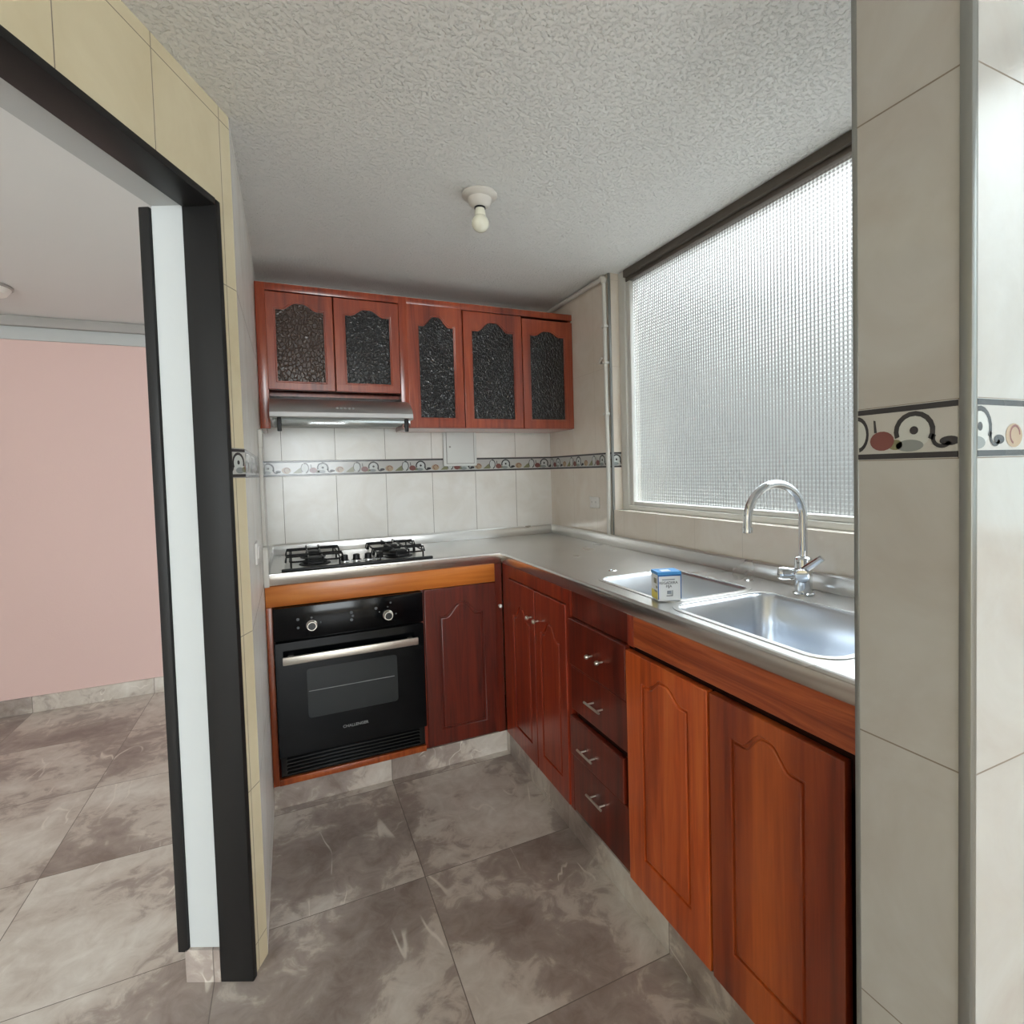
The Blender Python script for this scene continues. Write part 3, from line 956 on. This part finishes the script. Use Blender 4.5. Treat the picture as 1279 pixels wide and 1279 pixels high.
# ------------------------------------------------------------------ gas hob
hb = root('gas_hob', 'four burner gas hob with black grates on the left end of the worktop', 'hob', (-1.13, -.31, ZT))
HX0, HX1, HY0, HY1 = -1.425, -.845, -.540, -.105
me = fill_shape([rrect(HX0, HX1, HY0, HY1, .02)], .006, ((0, 0, ZT + .0075), (1, 0, 0), (0, 1, 0)), .002)
link('tray', me, M['steel'], hb)
b = BM()
box(b, HX0 - .004, HX1 + .004, HY0 - .008, HY0 + .010, ZT + .001, ZT + .013, .003)
obj('front_edge', b, M['iron'], hb)
for cx in (-1.305, -.965):
    for cy, rr in ((-.42, .046), (-.215, .038)):
        b = BM(); lathe(b, [(rr + .016, 0), (rr + .014, .004), (rr, .006), (rr, .016), (rr * .82, .018), (rr * .82, .026), (rr * .6, .030), (0, .031)], (cx, cy, ZT + .007), (0, 0, 1), 26)
        obj('burner', b, M['iron'], hb)
        # wire grate over each burner: a looped frame and four fingers
        b = BM()
        zt = ZT + .046
        g = .094
        loop = [(cx + x, cy + y, zt - .012) for x, y in rrect(-g, g, -g, g, .02, 4)]
        tube(b, loop, .0036, 8, closed=True)
        for ax, ay in ((1, 0), (-1, 0), (0, 1), (0, -1)):
            px_, py_ = -ay, ax
            w_ = .026
            pts = [(cx + ax * .03 + px_ * w_, cy + ay * .03 + py_ * w_, zt), (cx + ax * (g + .012) + px_ * w_, cy + ay * (g + .012) + py_ * w_, zt),
                   (cx + ax * (g + .016) + px_ * w_, cy + ay * (g + .016) + py_ * w_, zt - .02),
                   (cx + ax * (g + .016) - px_ * w_, cy + ay * (g + .016) - py_ * w_, zt - .02),
                   (cx + ax * (g + .012) - px_ * w_, cy + ay * (g + .012) - py_ * w_, zt), (cx + ax * .03 - px_ * w_, cy + ay * .03 - py_ * w_, zt)]
            tube(b, pts, .0036, 8)
        for sx in (-1, 1):
            for sy in (-1, 1):
                tube(b, [(cx + sx * (g - .004), cy + sy * (g - .004), zt - .012), (cx + sx * (g - .004), cy + sy * (g - .004), ZT + .006)], .0036, 6)
        obj('grate', b, M['iron'], hb)
for kx, ky in ((-1.190, -.43), (-1.142, -.43), (-1.094, -.43), (-1.046, -.43)):
    b = BM(); lathe(b, [(.020, 0), (.020, .004), (.015, .006), (.0135, .026), (.010, .028), (0, .028)], (kx, ky, ZT + .007), (0, 0, 1), 20)
    kn = obj('knob', b, M['iron'], hb)
    b = BM(); lathe(b, [(.0212, 0), (.0212, .003), (.0195, .0045), (.0195, 0)], (kx, ky, ZT + .0072), (0, 0, 1), 20)
    obj('knob_ring', b, M['chrome'], kn)

# ------------------------------------------------------------------ built-in oven
on = root('oven', 'black built-in glass oven with silver bar handle under the hob', 'oven', (-1.185, -.55, .115))
OX0, OX1 = -1.464, -.904
b = BM(); box(b, OX0 + .004, OX1 - .004, -.575, -.06, .118, .772, .002)
obj('body', b, M['blackplastic'], on)
b = BM(); box(b, OX0, OX1, -.604, -.576, .652, .776, .003)
cp = obj('control_panel', b, M['blackglass'], on)
for kx, kz in ((-1.332, .699), (-1.047, .699)):
    b = BM(); lathe(b, [(.0200, 0), (.0200, .004), (.0175, .006), (.0165, .022), (.0135, .022)], (kx, -.6035, kz), (0, -1, 0), 26)
    kn = obj('knob', b, M['satin'], cp)
    b = BM(); lathe(b, [(.0138, .018), (.0138, .0235), (.0125, .0245), (0, .0245)], (kx, -.6035, kz), (0, -1, 0), 22)
    obj('knob_cap', b, M['blackplastic'], kn)
DIM = plain('dim_print', S(78, 82, 84), .5)
for (px_, pz, r_) in ((-1.380, .727, .006), (-1.380, .695, .005), (-1.332, .728, .004), (-1.187, .728, .006), (-1.182, .714, .005), (-1.187, .699, .006),
                      (-1.093, .732, .006), (-1.047, .732, .003), (-1.035, .748, .004), (-1.300, .705, .003), (-1.080, .716, .003), (-1.015, .700, .003)):
    b = BM(); lathe(b, [(r_, 0), (r_, .0006), (0, .0006)], (px_, -.604, pz), (0, -1, 0), 10)
    obj('dial_mark', b, DIM, cp)
me = fill_shape([rrect(OX0, OX1, .206, .645, .004, 3)], .028, BACK(-.604), .002)
dr = link('door', me, M['blackglass'], on)
me = fill_shape([rrect(-1.357, -1.018, .340, .532, .012, 4)], .0006, BACK(-.6045), 0)
wn_ = link('window', me, M['ovenwin'], dr)
b = BM(); tube(b, [(-1.352, -.6052, .445), (-1.03, -.6052, .445)], .0012, 6)
obj('rack_edge', b, M['greyprint'], wn_)
b = BM()
box(b, -1.437, -.937, -.652, -.640, .572, .602, .003)
box(b, -1.42, -1.40, -.641, -.603, .579, .595, .002); box(b, -.974, -.954, -.641, -.603, .579, .595, .002)
tag(obj('handle', b, M['satin'], dr), 'flat brushed silver bar')
link('lettering', text_mesh('CHALLENGER', .0155, ((-1.187, -.6043, .279), (1, 0, 0), (0, 0, 1)), .0003), M['greyprint'], dr, smooth=False)
b = BM()
box(b, -1.455, -.914, -.574, -.571, .118, .204)
for k in range(5): box(b, -1.44, -.93, -.582, -.572, .128 + k * .014, .131 + k * .014)
obj('vent', b, M['blackplastic'], on, smooth=False)

# ------------------------------------------------------------------ wall cabinets
YU = -.305
def wall_door(parent, u0, u1, v0, v1, iu, iv0, sh, rise, glassmat, th=.02):
    cont = lambda i: cathedral(u0 + iu[0], u1 - iu[1], iv0, sh, rise, .13, inset=i)
    me = fill_shape([rect(u0, u1, v0, v1), cont(0)], th, BACK(YU), .0025)
    d = link('door', me, M['wood_u'], parent)
    g = fill_shape([cont(-.008)], .004, BACK(YU + .009), 0)
    link('glass_pane', g, glassmat, d, smooth=False)
    bd = fill_shape([cont(0), cont(.005)], .010, BACK(YU + .0015), .001)
    link('bead', bd, M['wood_u'], d)
    return d
ua = root('wall_cabinet', 'short cedar wall cabinet with two arched glass doors above the hood', 'cabinet', (-1.18, -.15, 1.62))
b = BM()
box(b, -1.488, -1.470, -.287, -.004, 1.475, 2.083, .001); box(b, -.898, -.882, -.284, -.004, 1.62, 2.083)
box(b, -1.470, -.898, -.20, -.004, 1.625, 1.640); box(b, -1.470, -.898, -.284, -.004, 2.06, 2.083); box(b, -1.47, -.898, -.02, -.004, 1.64, 2.06)
box(b, -1.488, -1.450, -.302, -.285, 1.475, 2.083, .001)
box(b, -1.450, -.882, -.302, -.285, 2.052, 2.083, .001)
obj('carcass', b, M['wood_u'], ua)
wall_door(ua, -1.452, -1.188, 1.639, 2.047, (.033, .033), 1.671, 1.980, .030, M['u_glass_b'])
wall_door(ua, -1.184, -.906, 1.639, 2.047, (.042, .037), 1.673, 1.980, .030, M['u_glass'])
ub = root('wall_cabinet', 'tall cedar wall cabinet with three arched glass doors right of hood', 'cabinet', (-.44, -.15, 1.48))
b = BM()
box(b, -.880, -.862, -.284, -.004, 1.482, 2.083); box(b, -.018, -.002, -.284, -.004, 1.482, 2.083)
box(b, -.862, -.018, -.284, -.004, 1.482, 1.500); box(b, -.862, -.018, -.284, -.004, 2.06, 2.083); box(b, -.862, -.018, -.02, -.004, 1.5, 2.06)
box(b, -.904, -.868, -.304, -.285, 1.482, 2.083, .001)
box(b, -.868, -.002, -.302, -.285, 2.052, 2.083, .001)
obj('carcass', b, M['wood_u'], ub)
wall_door(ub, -.869, -.604, 1.484, 2.055, (.049, .040), 1.526, 1.962, .046, M['u_glass'])
wall_door(ub, -.600, -.294, 1.484, 2.048, (.040, .040), 1.524, 1.960, .046, M['u_glass'])
wall_door(ub, -.290, -.003, 1.484, 2.040, (.039, .045), 1.526, 1.962, .026, M['u_glass'])

# ------------------------------------------------------------------ extractor hood
hd_ = root('extractor_hood', 'grey steel extractor hood under the short wall cabinet', 'hood', (-1.165, -.22, 1.5))
prof = [(-.006, 1.600), (-.31, 1.600), (-.352, 1.592), (-.40, 1.574), (-.435, 1.550), (-.449, 1.530), (-.452, 1.512), (-.448, 1.506), (-.006, 1.506)]
bm = BM()
hx0, hx1 = -1.449, -.884
A = [bm.verts.new((hx0, y, z)) for y, z in prof]; B_ = [bm.verts.new((hx1, y, z)) for y, z in prof]
bm.faces.new(A); bm.faces.new(list(reversed(B_)))
for k in range(len(prof)): bm.faces.new((A[k], A[(k + 1) % len(prof)], B_[(k + 1) % len(prof)], B_[k]))
obj('body', bm, M['hood'], hd_, angle=25)
b = BM(); box(b, hx0 + .01, hx1 - .01, -.43, -.03, 1.500, 1.5065, .001)
obj('underside', b, plain('pale_grey_enamel', S(186, 187, 185), .65, spec=.2), hd_)
b = BM()
for k in range(5): box(b, -1.20 + k * .016, -1.192 + k * .016, -.446 , -.440, 1.546, 1.553, .001)
obj('buttons', b, M['greyprint'], hd_)
b = BM(); box(b, hx0 + .012, hx1 - .012, -.452, -.447, 1.474, 1.507, .001)
obj('visor', b, M['visor'], hd_)
for x in (-1.415, -.915):
    b = BM(); box(b, x - .008, x + .008, -.462, -.446, 1.452, 1.508, .003)
    obj('bracket', b, M['iron'], hd_)

# ------------------------------------------------------------------ small fittings
cl = root('ceiling_lamp', 'bare bulb in a porcelain holder on the kitchen ceiling', 'lamp', (-.784, -1.13, H))
b = BM(); lathe(b, [(.058, 0), (.058, -.006), (.053, -.012), (.040, -.016), (.034, -.034), (.026, -.040), (.022, -.042), (0, -.042)], (-.784, -1.13, H - .001), (0, 0, 1), 32)
obj('holder', b, M['porcelain'], cl)
b = BM(); lathe(b, [(.0185, -.041), (.0185, -.047), (.0165, -.048), (0, -.048)], (-.784, -1.13, H), (0, 0, 1), 20)
obj('socket', b, M['iron'], cl)
b = BM()
pr = [(.0155, -.046), (.017, -.055), (.0185, -.066)]
for k in range(0, 13):
    a = math.radians(35 + 145 * k / 12)
    pr.append((max(.029 * math.sin(a), 0) if k < 12 else 0, -.094 + .029 * math.cos(a)))
lathe(b, pr, (-.784, -1.13, H), (0, 0, 1), 28)
obj('bulb', b, M['opal'], cl, angle=60)

nl = root('ceiling_lamp', 'white ceiling lamp seen through the doorway, cut by the picture edge', 'lamp', (-2.63, .47, H))
b = BM(); lathe(b, [(.11, 0), (.11, -.012), (.095, -.035), (.05, -.05), (0, -.052)], (-2.63, .47, H - .001), (0, 0, 1), 32)
obj('diffuser', b, M['plastic'], nl)
b = BM(); lathe(b, [(.118, 0), (.118, -.008), (.11, -.012), (0, -.012)], (-2.63, .47, H - .0005), (0, 0, 1), 32)
obj('base_ring', b, M['grey'], nl)

so = root('wall_socket', 'white double socket on the right wall beside the window', 'socket', (0, -.49, 1.11))
b = BM(); box(b, -.008, -.0005, -.545, -.455, 1.072, 1.128, .003)
pl = obj('plate', b, M['plastic'], so)
for y in (-.482, -.518):
    b = BM(); box(b, -.0095, -.007, y - .012, y + .012, 1.085, 1.115, .001)
    ol = obj('outlet', b, M['plastic'], pl)
    b = BM()
    for dy_ in (-.004, .004): box(b, -.0099, -.009, y + dy_ - .001, y + dy_ + .001, 1.097, 1.106)
    obj('slots', b, M['grey'], ol)
sl = root('wall_socket', 'small white switch plate on the left wall above the worktop end', 'socket', (-1.49, -.98, 1.04))
b = BM(); box(b, -1.4895, -1.482, -1.04, -.95, 1.01, 1.075, .003)
pl = obj('plate', b, M['plastic'], sl)
b = BM(); box(b, -1.4825, -1.4795, -1.012, -.978, 1.026, 1.06, .001)
obj('switch', b, M['plastic'], pl)

bp_ = root('breaker_panel', 'small white breaker box on the tiles under the tall wall cabinet', 'panel', (-.545, 0, 1.4))
b = BM(); box(b, -.640, -.456, -.018, -.0005, 1.303, 1.50, .003)
obj('frame', b, M['panelw'], bp_)
b = BM(); box(b, -.6255, -.4705, -.0188, -.017, 1.3145, 1.4915)
obj('seam', b, M['grey'], bp_)
b = BM(); box(b, -.622, -.474, -.0225, -.018, 1.318, 1.488, .0015)
dr_ = obj('door', b, M['panelw'], bp_)
b = BM(); lathe(b, [(.005, 0), (.005, .002), (0, .002)], (-.606, -.0225, 1.405), (0, -1, 0), 12)
obj('latch', b, M['grey'], dr_)

# surface conduit: along the ceiling, then down beside the window
cn = root('conduit', 'white surface conduit running under the ceiling and down beside the window', 'conduit', (-.01, -.64, .95))
b = BM()
tube(b, [(-.013, -.02, H - .016), (-.013, -.632, H - .016)], .0115, 12)
tube(b, [(-.013, -.647, H - .034), (-.013, -.648, 1.60), (-.013, -.652, 1.25), (-.013, -.645, .953)], .0105, 12)
obj('pipe', b, M['pvc'], cn)
b = BM()
tube(b, [(-.013, -.625, H - .016), (-.013, -.638, H - .017), (-.013, -.646, H - .025), (-.013, -.647, H - .042)], .0145, 12)
obj('elbow', b, M['pvc'], cn)
for z in (1.93, 1.52, 1.76):
    b = BM(); box(b, -.026, -.0005, -.664, -.632, z, z + .012, .002)
    obj('clip', b, M['pvc'], cn)
hk = root('wall_hook', 'little pale hook on the conduit beside the window', 'hook', (-.02, -.62, 1.77))
b = BM(); tube(b, [(-.004, -.600, 1.775), (-.020, -.604, 1.772), (-.026, -.618, 1.782), (-.024, -.634, 1.792)], .006, 8)
obj('peg', b, M['porcelain'], hk)

rc = root('cable_raceway', 'narrow white cable raceway on the left wall beside the hob', 'raceway', (-1.48, -.53, 1.2))
b = BM(); box(b, -1.4895, -1.477, -.545, -.520, 1.00, 1.452, .002)
obj('channel', b, M['pvc'], rc)
b = BM(); box(b, -1.4895, -1.474, -.552, -.513, 1.385, 1.452, .003)
obj('coupling', b, M['pvc'], rc)
b = BM(); box(b, -1.4895, -1.470, -.605, -.588, .86, 1.005, .003); box(b, -1.4895, -1.472, -.60, -.515, .985, 1.01, .003)
obj('lower_cover', b, M['pvc'], rc)
